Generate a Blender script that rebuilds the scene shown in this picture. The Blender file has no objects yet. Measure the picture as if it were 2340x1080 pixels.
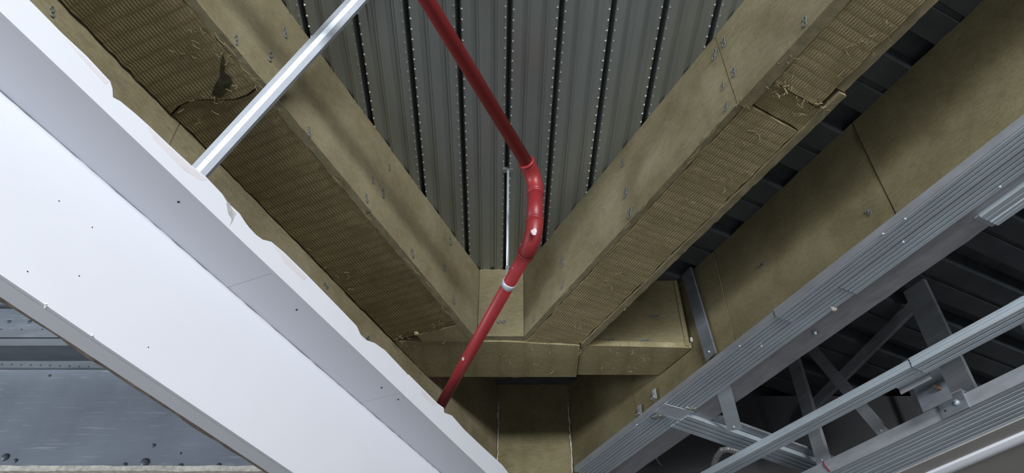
import bpy, bmesh, math, random
from mathutils import Vector, Matrix, noise
random.seed(7)
SC = bpy.context.scene
COL = SC.collection

# ------------------------------------------------------------------ camera, world, light, exposure
FPX, HORIZ = 1720.0, 2118.0
PITCH = math.atan((HORIZ - 540) / FPX)
cd = bpy.data.cameras.new('camera'); cam = bpy.data.objects.new('camera', cd); COL.objects.link(cam)
cd.sensor_fit = 'HORIZONTAL'; cd.sensor_width = 36.0; cd.lens = FPX / 2340 * 36
cd.clip_start = 0.02
cam.location = (0, 0, 0); cam.rotation_euler = (math.pi / 2 + PITCH, 0, 0)
SC.camera = cam

world = bpy.data.worlds.new('world'); SC.world = world; world.use_nodes = True
bg = world.node_tree.nodes['Background']
bg.inputs[0].default_value = (0.80, 0.90, 1.0, 1); bg.inputs[1].default_value = 0.30

def area(name, loc, aim, sx, sy, power, col):
    l = bpy.data.lights.new(name, 'AREA'); l.shape = 'RECTANGLE'; l.size = sx; l.size_y = sy
    l.energy = power; l.color = col
    o = bpy.data.objects.new(name, l); COL.objects.link(o); o.location = loc
    d = Vector(aim) - Vector(loc); o.rotation_euler = d.to_track_quat('-Z', 'Y').to_euler()
    return o
# daylight from the open facade behind the photographer
area('facade_daylight', (2.0, -4.4, 1.45), (0.3, 3.0, 1.5), 3.2, 0.8, 480, (0.95, 0.975, 1.0))
# daylight from the openings on the left, beyond the bulkhead
area('side_daylight', (-6.8, 0.2, 0.1), (-1.8, 2.4, 1.3), 4.0, 1.4, 480, (0.90, 0.95, 1.0))

SC.view_settings.view_transform = 'Standard'; SC.view_settings.look = 'None'
SC.view_settings.gamma = 1.0; SC.view_settings.use_curve_mapping = False
SC.view_settings.exposure = 0.0

# ------------------------------------------------------------------ frames and measuring helpers
cF = Vector((0, math.cos(PITCH), math.sin(PITCH))); cU = Vector((0, -math.sin(PITCH), math.cos(PITCH)))
def ray(u, v): return cF + Vector(((u - 1170) / FPX, 0, 0)) + cU * ((540 - v) / FPX)
def rotz(deg): return Matrix.Rotation(math.radians(deg), 3, 'Z')
FR = {'W': rotz(0), 'A': rotz(66.087), 'B': rotz(117.401), 'R': rotz(122.4), 'K': rotz(1.1)}
def to(fr, p): return FR[fr].transposed() @ p
def onz(fr, u, v, z):          # the point of a level plane that shows at (u, v), in frame coordinates
    r = ray(u, v); return to(fr, r * (z / r.z))
def ony(fr, u, v, y):          # the same for an upright plane at lateral distance y
    r = to(fr, ray(u, v)); return r * (y / r.y)
H = 2.4                        # height of the steel deck above the lens

# ------------------------------------------------------------------ materials
def mat(name):
    m = bpy.data.materials.new(name); m.use_nodes = True
    nt = m.node_tree; return m, nt, nt.nodes['Principled BSDF']
def N(nt, t, **kw):
    n = nt.nodes.new(t)
    for k, v in kw.items(): setattr(n, k, v)
    return n
def coords(nt, scale=(1, 1, 1), rot=(0, 0, 0)):
    tc = N(nt, 'ShaderNodeTexCoord'); mp = N(nt, 'ShaderNodeMapping')
    mp.inputs['Scale'].default_value = scale; mp.inputs['Rotation'].default_value = rot
    nt.links.new(tc.outputs['Object'], mp.inputs['Vector']); return mp.outputs[0]
def noise_tex(nt, vec, scale, detail=4, rough=0.6):
    n = N(nt, 'ShaderNodeTexNoise'); n.inputs['Scale'].default_value = scale
    n.inputs['Detail'].default_value = detail; n.inputs['Roughness'].default_value = rough
    nt.links.new(vec, n.inputs['Vector']); return n.outputs['Fac']
def ramp(nt, fac, stops):
    r = N(nt, 'ShaderNodeValToRGB'); e = r.color_ramp.elements
    while len(e) < len(stops): e.new(0.5)
    for el, (p, c) in zip(e, stops): el.position = p; el.color = (*c, 1)
    nt.links.new(fac, r.inputs[0]); return r.outputs[0]
def mix(nt, fac, a, b, mode='MIX'):
    m = N(nt, 'ShaderNodeMix', data_type='RGBA', blend_type=mode)
    for sock, val in ((m.inputs[0], fac), (m.inputs[6], a), (m.inputs[7], b)):
        if isinstance(val, (int, float)): sock.default_value = val
        elif isinstance(val, tuple): sock.default_value = (*val, 1)
        else: nt.links.new(val, sock)
    return m.outputs[2]
def math_n(nt, op, a, b=None, c=None):
    m = N(nt, 'ShaderNodeMath', operation=op)
    for i, v in enumerate((a, b, c)):
        if v is None: continue
        if isinstance(v, (int, float)): m.inputs[i].default_value = v
        else: nt.links.new(v, m.inputs[i])
    return m.outputs[0]
def bump(nt, bsdf, h, strength, dist=0.004):
    b = N(nt, 'ShaderNodeBump'); b.inputs['Strength'].default_value = strength; b.inputs['Distance'].default_value = dist
    nt.links.new(h, b.inputs['Height']); nt.links.new(b.outputs[0], bsdf.inputs['Normal'])

def wool_face(name, c0, c1, c2):
    m, nt, b = mat(name)
    v = coords(nt); v2 = coords(nt, (1.2, 1.2, 5))
    n1 = noise_tex(nt, v, 4.5, 6, 0.62); n2 = noise_tex(nt, v2, 28, 5, 0.7); n3 = noise_tex(nt, v, 160, 2, 0.6)
    base = ramp(nt, n1, [(0.28, c0), (0.5, c1), (0.74, c2)])
    f = ramp(nt, n2, [(0.3, (0.78, 0.77, 0.74)), (0.62, (1.06, 1.05, 1.03))])
    col = mix(nt, 1.0, base, f, 'MULTIPLY')
    spk = ramp(nt, n3, [(0.28, (0.72, 0.71, 0.66)), (0.42, (1, 1, 1))])
    col = mix(nt, 0.8, col, spk, 'MULTIPLY')
    nt.links.new(col, b.inputs['Base Color']); b.inputs['Roughness'].default_value = 0.92
    b.inputs['Specular IOR Level'].default_value = 0.15
    bump(nt, b, math_n(nt, 'ADD', n2, math_n(nt, 'MULTIPLY', n3, 0.5)), 0.35, 0.003)
    return m
def wool_ribbed(name, dark, light, py, px):
    m, nt, b = mat(name)
    tc = N(nt, 'ShaderNodeTexCoord'); sp = N(nt, 'ShaderNodeSeparateXYZ')
    nt.links.new(tc.outputs['Object'], sp.inputs[0]); v = tc.outputs['Object']
    wob = noise_tex(nt, v, 5, 2); patch = noise_tex(nt, v, 6.5, 4, 0.55); big = noise_tex(nt, v, 2.3, 3)
    fine = noise_tex(nt, v, 120, 3, 0.7)
    row = math_n(nt, 'ADD', math_n(nt, 'DIVIDE', sp.outputs[0], px), math_n(nt, 'MULTIPLY', wob, 0.6))
    rowi = math_n(nt, 'FLOOR', row)
    jit = math_n(nt, 'FRACT', math_n(nt, 'MULTIPLY', math_n(nt, 'SINE', math_n(nt, 'MULTIPLY', rowi, 12.99)), 43.7))
    yy = math_n(nt, 'ADD', math_n(nt, 'ADD', math_n(nt, 'DIVIDE', sp.outputs[1], py), math_n(nt, 'MULTIPLY', wob, 0.8)), math_n(nt, 'MULTIPLY', jit, 0.5))
    wy = math_n(nt, 'MULTIPLY_ADD', math_n(nt, 'COSINE', math_n(nt, 'MULTIPLY', yy, 2 * math.pi)), 0.5, 0.5)
    wx = math_n(nt, 'MULTIPLY_ADD', math_n(nt, 'COSINE', math_n(nt, 'MULTIPLY_ADD', row, 2 * math.pi, math.pi)), 0.5, 0.5)
    wx = math_n(nt, 'POWER', wx, 0.25)
    pm = N(nt, 'ShaderNodeMapRange'); pm.inputs[1].default_value = 0.33; pm.inputs[2].default_value = 0.52
    nt.links.new(patch, pm.inputs[0])
    pat = math_n(nt, 'MULTIPLY', math_n(nt, 'MULTIPLY', wy, wx), math_n(nt, 'MULTIPLY_ADD', pm.outputs[0], 0.75, 0.25))
    base = mix(nt, math_n(nt, 'MULTIPLY', pat, 0.95), dark, light)
    tint = ramp(nt, big, [(0.3, (0.86, 0.84, 0.78)), (0.7, (1.12, 1.10, 1.05))])
    col = mix(nt, 1.0, base, tint, 'MULTIPLY')
    col = mix(nt, 0.75, col, ramp(nt, fine, [(0.3, (0.7, 0.7, 0.66)), (0.6, (1.1, 1.1, 1.08))]), 'MULTIPLY')
    nt.links.new(col, b.inputs['Base Color']); b.inputs['Roughness'].default_value = 0.95
    b.inputs['Specular IOR Level'].default_value = 0.1
    bump(nt, b, math_n(nt, 'ADD', pat, math_n(nt, 'MULTIPLY', fine, 0.5)), 0.5, 0.003)
    return m
def plain(name, col, rough=0.6, metal=0.0, var=0.12, scale=8, bstr=0.0, stretch=(1, 1, 1), spec=0.5):
    m, nt, b = mat(name)
    n = noise_tex(nt, coords(nt, stretch), scale, 5, 0.6)
    lo = tuple(c * (1 - var) for c in col); hi = tuple(min(1, c * (1 + var)) for c in col)
    nt.links.new(ramp(nt, n, [(0.3, lo), (0.7, hi)]), b.inputs['Base Color'])
    b.inputs['Roughness'].default_value = rough; b.inputs['Metallic'].default_value = metal
    b.inputs['Specular IOR Level'].default_value = spec
    if bstr: bump(nt, b, n, bstr, 0.002)
    return m
M = {}
M['wool'] = wool_face('mineral_wool_face', (0.165, 0.142, 0.082), (0.222, 0.196, 0.122), (0.275, 0.246, 0.162))
M['wool_d'] = wool_face('mineral_wool_face_brown', (0.155, 0.133, 0.074), (0.210, 0.184, 0.106), (0.260, 0.231, 0.140))
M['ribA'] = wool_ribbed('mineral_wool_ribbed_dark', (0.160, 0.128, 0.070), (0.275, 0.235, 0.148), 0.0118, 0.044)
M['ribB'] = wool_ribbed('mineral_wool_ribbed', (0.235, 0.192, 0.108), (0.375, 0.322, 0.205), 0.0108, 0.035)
M['ribC'] = wool_ribbed('mineral_wool_fine', (0.240, 0.210, 0.125), (0.330, 0.295, 0.190), 0.009, 0.12)
M['wool_edge'] = plain('mineral_wool_cut_edge', (0.135, 0.104, 0.052), 0.95, 0, 0.22, 40, 0.6, (0.4, 1, 2), 0.1)
M['wool_edge_l'] = plain('mineral_wool_cut_edge_pale', (0.215, 0.185, 0.110), 0.95, 0, 0.22, 40, 0.6, (0.4, 1, 2), 0.1)
M['fibre'] = plain('loose_fibre', (0.245, 0.208, 0.122), 0.95, 0, 0.25, 60, 0, spec=0.1)
M['foam'] = plain('foam_filler', (0.40, 0.34, 0.20), 0.9, 0, 0.2, 60, 0.5)
M['smear'] = plain('glue_smear', (0.34, 0.355, 0.32), 0.6, 0, 0.25, 50)
M['torn_brown'] = plain('torn_brown_wool', (0.11, 0.07, 0.045), 0.95, 0, 0.4, 45, 0.8, spec=0.05)
M['tornhole'] = plain('torn_hollow_shade', (0.050, 0.045, 0.026), 0.98, 0, 0.4, 45, 0.8, spec=0.05)
M['galv'] = plain('galvanised_steel', (0.60, 0.67, 0.725), 0.38, 0.4, 0.14, 7, 0.0, (0.3, 1, 1))
M['galv_dull'] = plain('galvanised_steel_dull', (0.34, 0.36, 0.39), 0.5, 0.3, 0.18, 22, 0.05, (0.25, 1, 1))
M['galv_bright'] = plain('zinc_strut', (0.64, 0.70, 0.79), 0.45, 0.4, 0.06, 20, 0.0, (0.1, 1, 1))
M['deck'] = plain('steel_deck', (0.33, 0.355, 0.345), 0.30, 0.65, 0.09, 3, 0.03, (1.5, 0.25, 1))
M['deck_dark'] = plain('steel_deck_shaded', (0.115, 0.128, 0.138), 0.5, 0.5, 0.2, 6, 0.03)  # darker copy of the deck steel, the void's shade put into its colour
M['tooth'] = plain('pressed_steel_tooth', (0.46, 0.48, 0.48), 0.35, 0.6, 0.1, 20)
M['pin'] = plain('fixing_pin_steel', (0.17, 0.19, 0.19), 0.55, 0.3, 0.25, 60)
M['red'] = plain('red_paint', (0.265, 0.021, 0.025), 0.42, 0, 0.10, 9, 0.03)
M['chip'] = plain('chipped_paint', (0.62, 0.57, 0.57), 0.7, 0, 0.15, 90)
M['plaster'] = plain('white_board', (0.795, 0.815, 0.875), 0.75, 0, 0.015, 3, 0.02, spec=0.25)
M['torn'] = plain('torn_board_paper', (0.56, 0.52, 0.50), 0.9, 0, 0.25, 30, 0.3)
M['paper'] = plain('brown_board_edge', (0.22, 0.18, 0.15), 0.9, 0, 0.3, 25, 0.4)
M['black'] = plain('dark_hole', (0.02, 0.02, 0.02), 0.8)
M['dirt'] = plain('grey_smudge', (0.50, 0.49, 0.49), 0.9, 0, 0.3, 40)
M['concrete'] = plain('concrete', (0.36, 0.355, 0.345), 0.85, 0, 0.1, 2)
M['concrete_d'] = plain('dark_blockwork', (0.10, 0.10, 0.105), 0.9, 0, 0.15, 2)
M['conduit'] = plain('flexible_conduit', (0.50, 0.50, 0.48), 0.45, 0.3, 0.1, 30)
M['cable'] = plain('grey_cable', (0.35, 0.35, 0.36), 0.6)
M['redwire'] = plain('red_wire', (0.30, 0.02, 0.02), 0.5)
M['brass'] = plain('rusty_bolt', (0.20, 0.13, 0.09), 0.5, 0.5, 0.2, 60)
M['soffit_board'] = plain('greige_board', (0.42, 0.40, 0.38), 0.8, 0, 0.06, 5)
M['caulk'] = plain('white_sealant', (0.62, 0.60, 0.54), 0.8, 0, 0.3, 50)
# painted steel sheet with long pale scratches
def sheet_mat():
    m, nt, b = mat('scratched_steel_sheet')
    v = coords(nt, (1.6, 1, 30)); n = noise_tex(nt, v, 3.6, 5, 0.7); v3 = coords(nt, (1, 1, 1)); n3 = noise_tex(nt, v3, 4, 4)
    base = ramp(nt, n3, [(0.3, (0.215, 0.250, 0.300)), (0.7, (0.290, 0.330, 0.395))])
    scr = ramp(nt, n, [(0.57, (0, 0, 0)), (0.66, (1, 1, 1))])
    nt.links.new(mix(nt, math_n(nt, 'MULTIPLY', scr, 0.55), base, (0.52, 0.56, 0.62)), b.inputs['Base Color'])
    b.inputs['Roughness'].default_value = 0.45; b.inputs['Metallic'].default_value = 0.35
    return m
M['sheet'] = sheet_mat()
M['steel_grey'] = plain('grey_steel', (0.20, 0.225, 0.255), 0.5, 0.35, 0.2, 20, 0.03, (0.3, 1, 1))
M['rivet'] = plain('dark_rivet', (0.09, 0.105, 0.125), 0.5, 0.4, 0.2, 50)
M['film'] = plain('filmed_steel', (0.36, 0.355, 0.38), 0.42, 0.3, 0.16, 7, 0.25, (1.2, 3.5, 1))
M['pinkpaper'] = plain('torn_lip_paper', (0.76, 0.725, 0.755), 0.85, 0, 0.04, 40)

# ------------------------------------------------------------------ object helpers
class Thing:
    """An Empty at the thing's base; parts are given in the thing's frame and stored relative to it."""
    def __init__(self, name, label, cat, fr, org, group=None, kind=None):
        self.fr = fr; self.org = Vector(org)
        e = bpy.data.objects.new(name, None); COL.objects.link(e); e.empty_display_size = 0.05
        e.location = FR[fr] @ self.org; e.rotation_euler = FR[fr].to_euler()
        e['label'] = label; e['category'] = cat
        if group: e['group'] = group
        e['kind'] = kind or 'thing'
        self.e = e
    def part(self, name, bm, m, parent=None, smooth=False, label=None, kind=None):
        for v in bm.verts: v.co -= self.org
        return link(name, bm, m, parent or self.e, smooth, label, kind)
def link(name, bm, m, parent=None, smooth=False, label=None, kind=None):
    soft = not smooth and name.endswith('_board')
    bmesh.ops.recalc_face_normals(bm, faces=bm.faces)
    me = bpy.data.meshes.new(name); bm.to_mesh(me); bm.free()
    me.materials.append(M[m] if isinstance(m, str) else m)
    if smooth:
        for p in me.polygons: p.use_smooth = True
    if soft:
        for p in me.polygons: p.use_smooth = True
        me.set_sharp_from_angle(angle=math.radians(42))
    o = bpy.data.objects.new(name, me); COL.objects.link(o)
    if parent is not None: o.parent = parent
    if label: o['label'] = label
    if kind: o['kind'] = kind
    return o
def struct(name, bm, m, label, cat):
    o = link(name, bm, m); o['kind'] = 'structure'; o['label'] = label; o['category'] = cat; return o

def slab(s0, s1, y0, y1, z0, z1, step=0.05, amp=0.002, edge=0.004, ny=None, nz=None, seed=0.0, freq=14, axes=(1, 1, 1), only=None):
    """Board with slightly uneven faces and ragged edges. s0/s1 may be functions of (y, z) for slanted ends; z0 of (s)."""
    f0 = s0 if callable(s0) else (lambda y, z: s0); f1 = s1 if callable(s1) else (lambda y, z: s1)
    L = abs(f1(y0, z0) - f0(y0, z0)); nx = max(1, int(L / step))
    ny = ny or max(1, int(abs(y1 - y0) / 0.09)); nz = nz or max(1, int(abs(z1 - z0) / 0.09))
    bm = bmesh.new(); V = {}
    def vert(i, j, k):
        key = (i, j, k)
        if key in V: return V[key]
        y = y0 + (y1 - y0) * j / ny; z = z0 + (z1 - z0) * k / nz
        a, c = f0(y, z), f1(y, z); s = a + (c - a) * i / nx
        p = Vector((s, y, z)); ext = (i in (0, nx)) + (j in (0, ny)) + (k in (0, nz))
        d = noise.noise_vector(p * freq + Vector((seed, seed * 2, 5))) * amp
        if ext >= 2: d += noise.noise_vector(p * freq * 3.1 + Vector((9, seed, 2))) * edge
        if i in (0, nx): d.x *= 0.5
        if only and not ((only == 'top' and k == nz) or (only == 'far' and j == ny)): d = Vector((0, 0, 0))
        V[key] = bm.verts.new(p + Vector((d.x * axes[0], d.y * axes[1], d.z * axes[2]))); return V[key]
    def quad(a, b, c, d): bm.faces.new((vert(*a), vert(*b), vert(*c), vert(*d)))
    for i in range(nx):
        for j in range(ny):
            for k in (0, nz): quad((i, j, k), (i + 1, j, k), (i + 1, j + 1, k), (i, j + 1, k))
        for k in range(nz):
            for j in (0, ny): quad((i, j, k), (i + 1, j, k), (i + 1, j, k + 1), (i, j, k + 1))
    for j in range(ny):
        for k in range(nz):
            for i in (0, nx): quad((i, j, k), (i, j + 1, k), (i, j + 1, k + 1), (i, j, k + 1))
    return bm
def box(x0, x1, y0, y1, z0, z1, bm=None):
    bm = bm or bmesh.new()
    v = [bm.verts.new((x, y, z)) for x in (x0, x1) for y in (y0, y1) for z in (z0, z1)]
    for f in ((0, 1, 3, 2), (4, 6, 7, 5), (0, 4, 5, 1), (2, 3, 7, 6), (0, 2, 6, 4), (1, 5, 7, 3)): bm.faces.new([v[i] for i in f])
    return bm
def extrude(prof, s0, s1, axis='x', bm=None, cap=True):
    """Closed profile [(lateral, z)] swept along the frame's x (or y) axis."""
    bm = bm or bmesh.new()
    mk = (lambda s, p: (s, p[0], p[1])) if axis == 'x' else (lambda s, p: (p[0], s, p[1]))
    a = [bm.verts.new(mk(s0, p)) for p in prof]; b = [bm.verts.new(mk(s1, p)) for p in prof]
    n = len(prof)
    for i in range(n): bm.faces.new((a[i], a[(i + 1) % n], b[(i + 1) % n], b[i]))
    if cap: bm.faces.new(a[::-1]); bm.faces.new(b)
    return bm
def tube(pts, r, seg=16, bm=None, cap=True, radii=None):
    bm = bm or bmesh.new(); pts = [Vector(p) for p in pts]; n = len(pts)
    t0 = (pts[1] - pts[0]).normalized(); ref = Vector((0, 0, 1)) if abs(t0.z) < 0.9 else Vector((1, 0, 0))
    u = t0.cross(ref).normalized(); rings = []
    for i, p in enumerate(pts):
        t = (pts[min(i + 1, n - 1)] - pts[max(i - 1, 0)]).normalized()
        u = (u - t * u.dot(t)).normalized(); w = t.cross(u); rr = radii[i] if radii else r
        rings.append([bm.verts.new(p + (u * math.cos(2 * math.pi * k / seg) + w * math.sin(2 * math.pi * k / seg)) * rr) for k in range(seg)])
    for a, b in zip(rings, rings[1:]):
        for k in range(seg): bm.faces.new((a[k], a[(k + 1) % seg], b[(k + 1) % seg], b[k]))
    if cap: bm.faces.new(rings[0][::-1]); bm.faces.new(rings[-1])
    return bm
def prism(poly, fn, t):
    """Flat polygon (2-D points) given thickness t: fn(p, d) -> 3-D."""
    bm = bmesh.new(); a = [bm.verts.new(fn(p, 0)) for p in poly]; b = [bm.verts.new(fn(p, t)) for p in poly]; n = len(poly)
    bm.faces.new(a); bm.faces.new(b[::-1])
    for i in range(n): bm.faces.new((a[i], b[i], b[(i + 1) % n], a[(i + 1) % n]))
    return bm
def blob(c, r, seed=0, sub=1, squash=(1, 1, 1), rough=0.35):
    bm = bmesh.new(); bmesh.ops.create_icosphere(bm, subdivisions=sub, radius=1)
    for v in bm.verts:
        k = 1 + rough * noise.noise(v.co * 1.7 + Vector((seed, 0, seed * 3)))
        v.co = Vector(c) + Vector((v.co.x * squash[0], v.co.y * squash[1], v.co.z * squash[2])) * r * k
    return bm
def tuft(c, n, size, rad=0.0011, down=0.4, seed=1):
    """A small tangle of loose wool fibres, curled strands in one mesh."""
    rnd = random.Random(seed); bm = bmesh.new(); c = Vector(c)
    for _ in range(n):
        p = c + Vector((rnd.uniform(-1, 1), rnd.uniform(-1, 1), 0)) * size; p.z += rnd.uniform(-0.001, 0.002); step = min(size, 0.02) * 0.34
        d = Vector((rnd.uniform(-1, 1), rnd.uniform(-1, 1), rnd.uniform(-1, 0.4) * down)).normalized(); pts = [p.copy()]
        ax = Vector((rnd.uniform(-1, 1), rnd.uniform(-1, 1), rnd.uniform(-1, 1))).normalized(); turn = rnd.uniform(-1, 1)
        for _k in range(5):
            d = Matrix.Rotation(turn, 3, ax) @ d; p = p + d * step * rnd.uniform(0.4, 1.0); pts.append(p.copy())
        tube(pts, rad * rnd.uniform(0.6, 1.6), 4, bm)
    return bm

# fixing pin: a flattened wire coil end pressed on the board; one mesh shared by all pins
def pin_mesh():
    bm = bmesh.new()
    for cx, cy, a0, a1 in ((-0.0075, 0.0, 0.3, 5.2), (0.0085, 0.001, 3.4, 8.3)):
        pts = [(cx + 0.0075 * math.cos(a0 + (a1 - a0) * k / 10), cy + 0.0055 * math.sin(a0 + (a1 - a0) * k / 10), 0.0022) for k in range(11)]
        tube(pts, 0.0021, 5, bm)
    tube([(0, 0, -0.004), (0, 0, 0.003)], 0.0035, 6, bm)
    bmesh.ops.recalc_face_normals(bm, faces=bm.faces)
    me = bpy.data.meshes.new('fixing_pin'); bm.to_mesh(me); bm.free(); me.materials.append(M['pin']); return me
PIN = pin_mesh()
def add_pin(th, p, nrm, ang, scale=1.0, parent=None):
    o = bpy.data.objects.new('fixing_pin', PIN); COL.objects.link(o); o.parent = parent or th.e
    z = Vector(nrm).normalized(); x = Vector((0, 0, 1)) - z * z.z
    if x.length < 0.1: x = Vector((1, 0, 0))
    x.normalize(); y = z.cross(x); R = Matrix((x, y, z)).transposed() @ Matrix.Rotation(ang, 3, 'Z')
    o.location = Vector(p) - th.org; o.rotation_euler = R.to_euler(); o.scale = (scale * 1.35, scale * 1.35, scale * 0.8)
    return o

# ------------------------------------------------------------------ the setting: floor, walls, slab over the deck
FLOOR = -1.6
struct('floor', box(-7, 7, -4.6, 7, FLOOR - 0.15, FLOOR), 'concrete', 'bare concrete floor of the site below the frame', 'floor')
struct('wall_front', box(-7, 7, 7, 7.2, FLOOR, 2.62), 'concrete_d', 'dark blockwork wall far behind the corner beams', 'wall')
struct('wall_left', box(-7.2, -7, -4.6, 7.2, FLOOR, 2.62), 'concrete_d', 'dark blockwork wall far beyond the white bulkhead', 'wall')
struct('wall_right', box(7, 7.2, -4.6, 7.2, FLOOR, 2.62), 'concrete_d', 'dark blockwork wall far beyond the ceiling rails', 'wall')
struct('wall_back', box(0.62, 4.6, 4.06, 4.2, 0.7, H - 0.001), 'concrete_d', 'plain dark wall closing the ceiling void behind the rails', 'wall')
ceil = struct('ceiling', box(-7.2, 7.2, -4.6, 7.2, 2.485, 2.62), 'concrete_d', 'concrete slab above with ribbed steel decking under it', 'ceiling')

# steel decking of the middle bay: pans between open dovetail slots with pressed teeth along both lips
KA = FR['K']
PITCHX = 0.1845; X0 = 0.019  # slot under the threaded rod
def pan_profile(x0, x1):
    g = 0.0105; a, b = x0 + g, x1 - g; w = b - a; t = 0.004
    bot = [(a - 0.012, H + 0.055), (a, H + 0.004), (a + 0.004, H)]
    for f, d in ((0.20, 0.007), (0.62, 0.007)):
        c = a + w * f
        bot += [(c, H), (c + 0.004, H + d), (c + 0.018, H + d), (c + 0.022, H)]
        bot += [(c + 0.030, H), (c + 0.0325, H - 0.003), (c + 0.035, H)]
    bot += [(b - 0.004, H), (b, H + 0.004), (b + 0.012, H + 0.055)]
    return bot + [(p[0], p[1] + t) for p in reversed(bot[1:-1])]
def tooth_mesh_into(bm, x, y, side):
    w, l, h = 0.0075, 0.006, 0.005
    p = [(x, y - l, H), (x, y + l, H), (x + side * w, y, H), (x + side * 0.001, y, H - h)]
    v = [bm.verts.new(q) for q in p]
    for f in ((0, 1, 3), (1, 2, 3), (2, 0, 3)): bm.faces.new([v[i] for i in f])
def vlimit(x):                       # the bay is a wedge between the two converging beams
    return min(2.95, (1.49 + 0.914 * x) / 0.405 if x < 0 else 9, (1.50 - 0.888 * x) / 0.46 if x > 0 else 9)
deck_root = bpy.data.objects.new('steel_deck', None); COL.objects.link(deck_root)
deck_root.parent = ceil; deck_root.rotation_euler = KA.to_euler()
for i in range(-9, 9):
    xa, xb = X0 + i * PITCHX, X0 + (i + 1) * PITCHX
    y1 = max(vlimit(xa), vlimit(xb)); y0 = -1.2
    if y1 <= y0 + 0.2: continue
    bm = extrude(pan_profile(xa, xb), y0, y1, 'y')
    o = link('deck_pan', bm, 'deck', deck_root)
    bm = bmesh.new(); n = int((y1 - 0.3) / 0.043)
    for k in range(max(n, 0)):
        y = y1 - 0.02 - k * 0.043
        tooth_mesh_into(bm, xa + 0.0105 + 0.001, y, 1); tooth_mesh_into(bm, xb - 0.0105 - 0.001, y - 0.012, -1)
    if bm.verts: link('pressed_teeth', bm, 'tooth', deck_root, kind='stuff')
    else: bm.free()
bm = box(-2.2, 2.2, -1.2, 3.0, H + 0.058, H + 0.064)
link('deck_backing', bm, 'deck_dark', deck_root)  # dark sheet painting the shade inside the open slots

# decking of the outer bay, ribs square to the right-hand beam
deck2 = bpy.data.objects.new('outer_steel_deck', None); COL.objects.link(deck2); deck2.parent = ceil
deck2.rotation_euler = FR['B'].to_euler()
P2 = 0.355
def trough(s):
    b = [(s, H + 0.075), (s + 0.07, H + 0.075), (s + 0.095, H), (s + 0.20, H), (s + 0.206, H + 0.012), (s + 0.222, H + 0.012), (s + 0.228, H), (s + 0.33, H), (s + P2, H + 0.075)]
    return b + [(p[0], p[1] + 0.004) for p in reversed(b)]
for k in range(-5, 14):
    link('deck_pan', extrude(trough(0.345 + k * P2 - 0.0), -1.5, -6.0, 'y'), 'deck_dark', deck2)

# ------------------------------------------------------------------ insulated beams
CY0, CY1, CZ, CM, CL, CX = 2.945, 3.19, 1.995, 2.856, 2.885, 2.915       # haunch box across the corner
endA = lambda y, z: (CL - 0.002 - 0.4054 * y) / 0.9142
endB = lambda y, z: (CX - 0.002 + 0.4602 * y) / 0.8878
AY0, AY1, AZ = 1.305, 1.664, 1.985
BY0, BY1, BZ = -1.364, -1.650, 2.000
TH = 0.032

# left beam
tA = Thing('insulated_beam', 'wool clad beam with dark torn ribbed underside, beside the white bulkhead', 'beam', 'A', (1.0, 1.48, AZ), 'wool clad beams of the middle bay')
j1t = ony('A', 895, 340, AY0); j1b = ony('A', 850, 482, AY0)
jA = lambda y, z: j1b.x + (j1t.x - j1b.x) * (z - j1b.z) / (j1t.z - j1b.z)
A1 = tA.part('side_board', slab(-1.2, lambda y, z: jA(y, z) - 0.003, AY0, AY0 + TH, AZ, H, 0.03, 0.0008, 0.0016, 1, 5, 1), 'wool')
A2 = tA.part('side_board', slab(lambda y, z: jA(y, z) + 0.001, endA, AY0 + 0.002, AY0 + TH, AZ, H, 0.03, 0.0008, 0.0016, 1, 5, 2), 'wool')
tear = lambda y, z: 0.985 + 0.03 * math.sin((y - 1.3) * 16)
lowj = lambda y, z: 2.415 - (1.66 - y) * 0.02
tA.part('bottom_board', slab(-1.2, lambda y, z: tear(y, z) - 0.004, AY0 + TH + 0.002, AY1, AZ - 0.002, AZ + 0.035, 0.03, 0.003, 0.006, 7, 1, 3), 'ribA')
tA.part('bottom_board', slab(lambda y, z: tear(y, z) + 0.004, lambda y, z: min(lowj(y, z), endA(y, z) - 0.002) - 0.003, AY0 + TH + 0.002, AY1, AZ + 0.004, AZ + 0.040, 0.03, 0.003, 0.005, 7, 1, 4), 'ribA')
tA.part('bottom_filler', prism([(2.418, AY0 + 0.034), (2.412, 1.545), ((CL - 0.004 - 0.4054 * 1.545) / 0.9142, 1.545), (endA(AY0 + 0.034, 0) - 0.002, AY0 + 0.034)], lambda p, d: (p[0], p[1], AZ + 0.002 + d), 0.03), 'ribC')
tA.part('far_side_board', slab(-1.2, endA, AY1 - 0.022, AY1 - 0.004, AZ + 0.045, H, 0.1, 0.001, 0.002, 1, 4, 5), 'wool')
# torn hollow in the underside: a thin patch with its shade put into the colour, a fibrous rim, and loose fibres along the joint
hole = [onz('A', u, v, AZ - 0.004) for u, v in ((508, 122), (514, 140), (512, 165), (528, 176), (531, 190), (522, 204), (508, 220), (492, 226), (484, 214), (492, 192), (502, 176), (503, 150))]
bm = prism([(p.x, p.y) for p in hole], lambda p, d: (p[0], p[1], AZ - 0.0045 + d), 0.008)
tA.part('torn_hollow', bm, 'tornhole', label='dark torn hollow in the wool')
for q, (u, v, n, sz) in enumerate(((508, 120, 6, 0.014), (497, 228, 7, 0.02), (532, 196, 7, 0.018), (590, 188, 5, 0.015), (460, 250, 9, 0.05), (640, 262, 7, 0.02), (470, 90, 10, 0.05), (430, 120, 8, 0.05), (590, 180, 6, 0.02), (540, 140, 7, 0.03), (700, 600, 6, 0.08), (620, 480, 6, 0.08), (800, 640, 6, 0.06), (915, 775, 9, 0.03), (1000, 745, 8, 0.03))):
    tA.part('fibre_tuft', tuft(onz('A', u, v, AZ - 0.004), n, sz, 0.0009, 0.25, q), 'fibre', kind='stuff')
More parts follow.
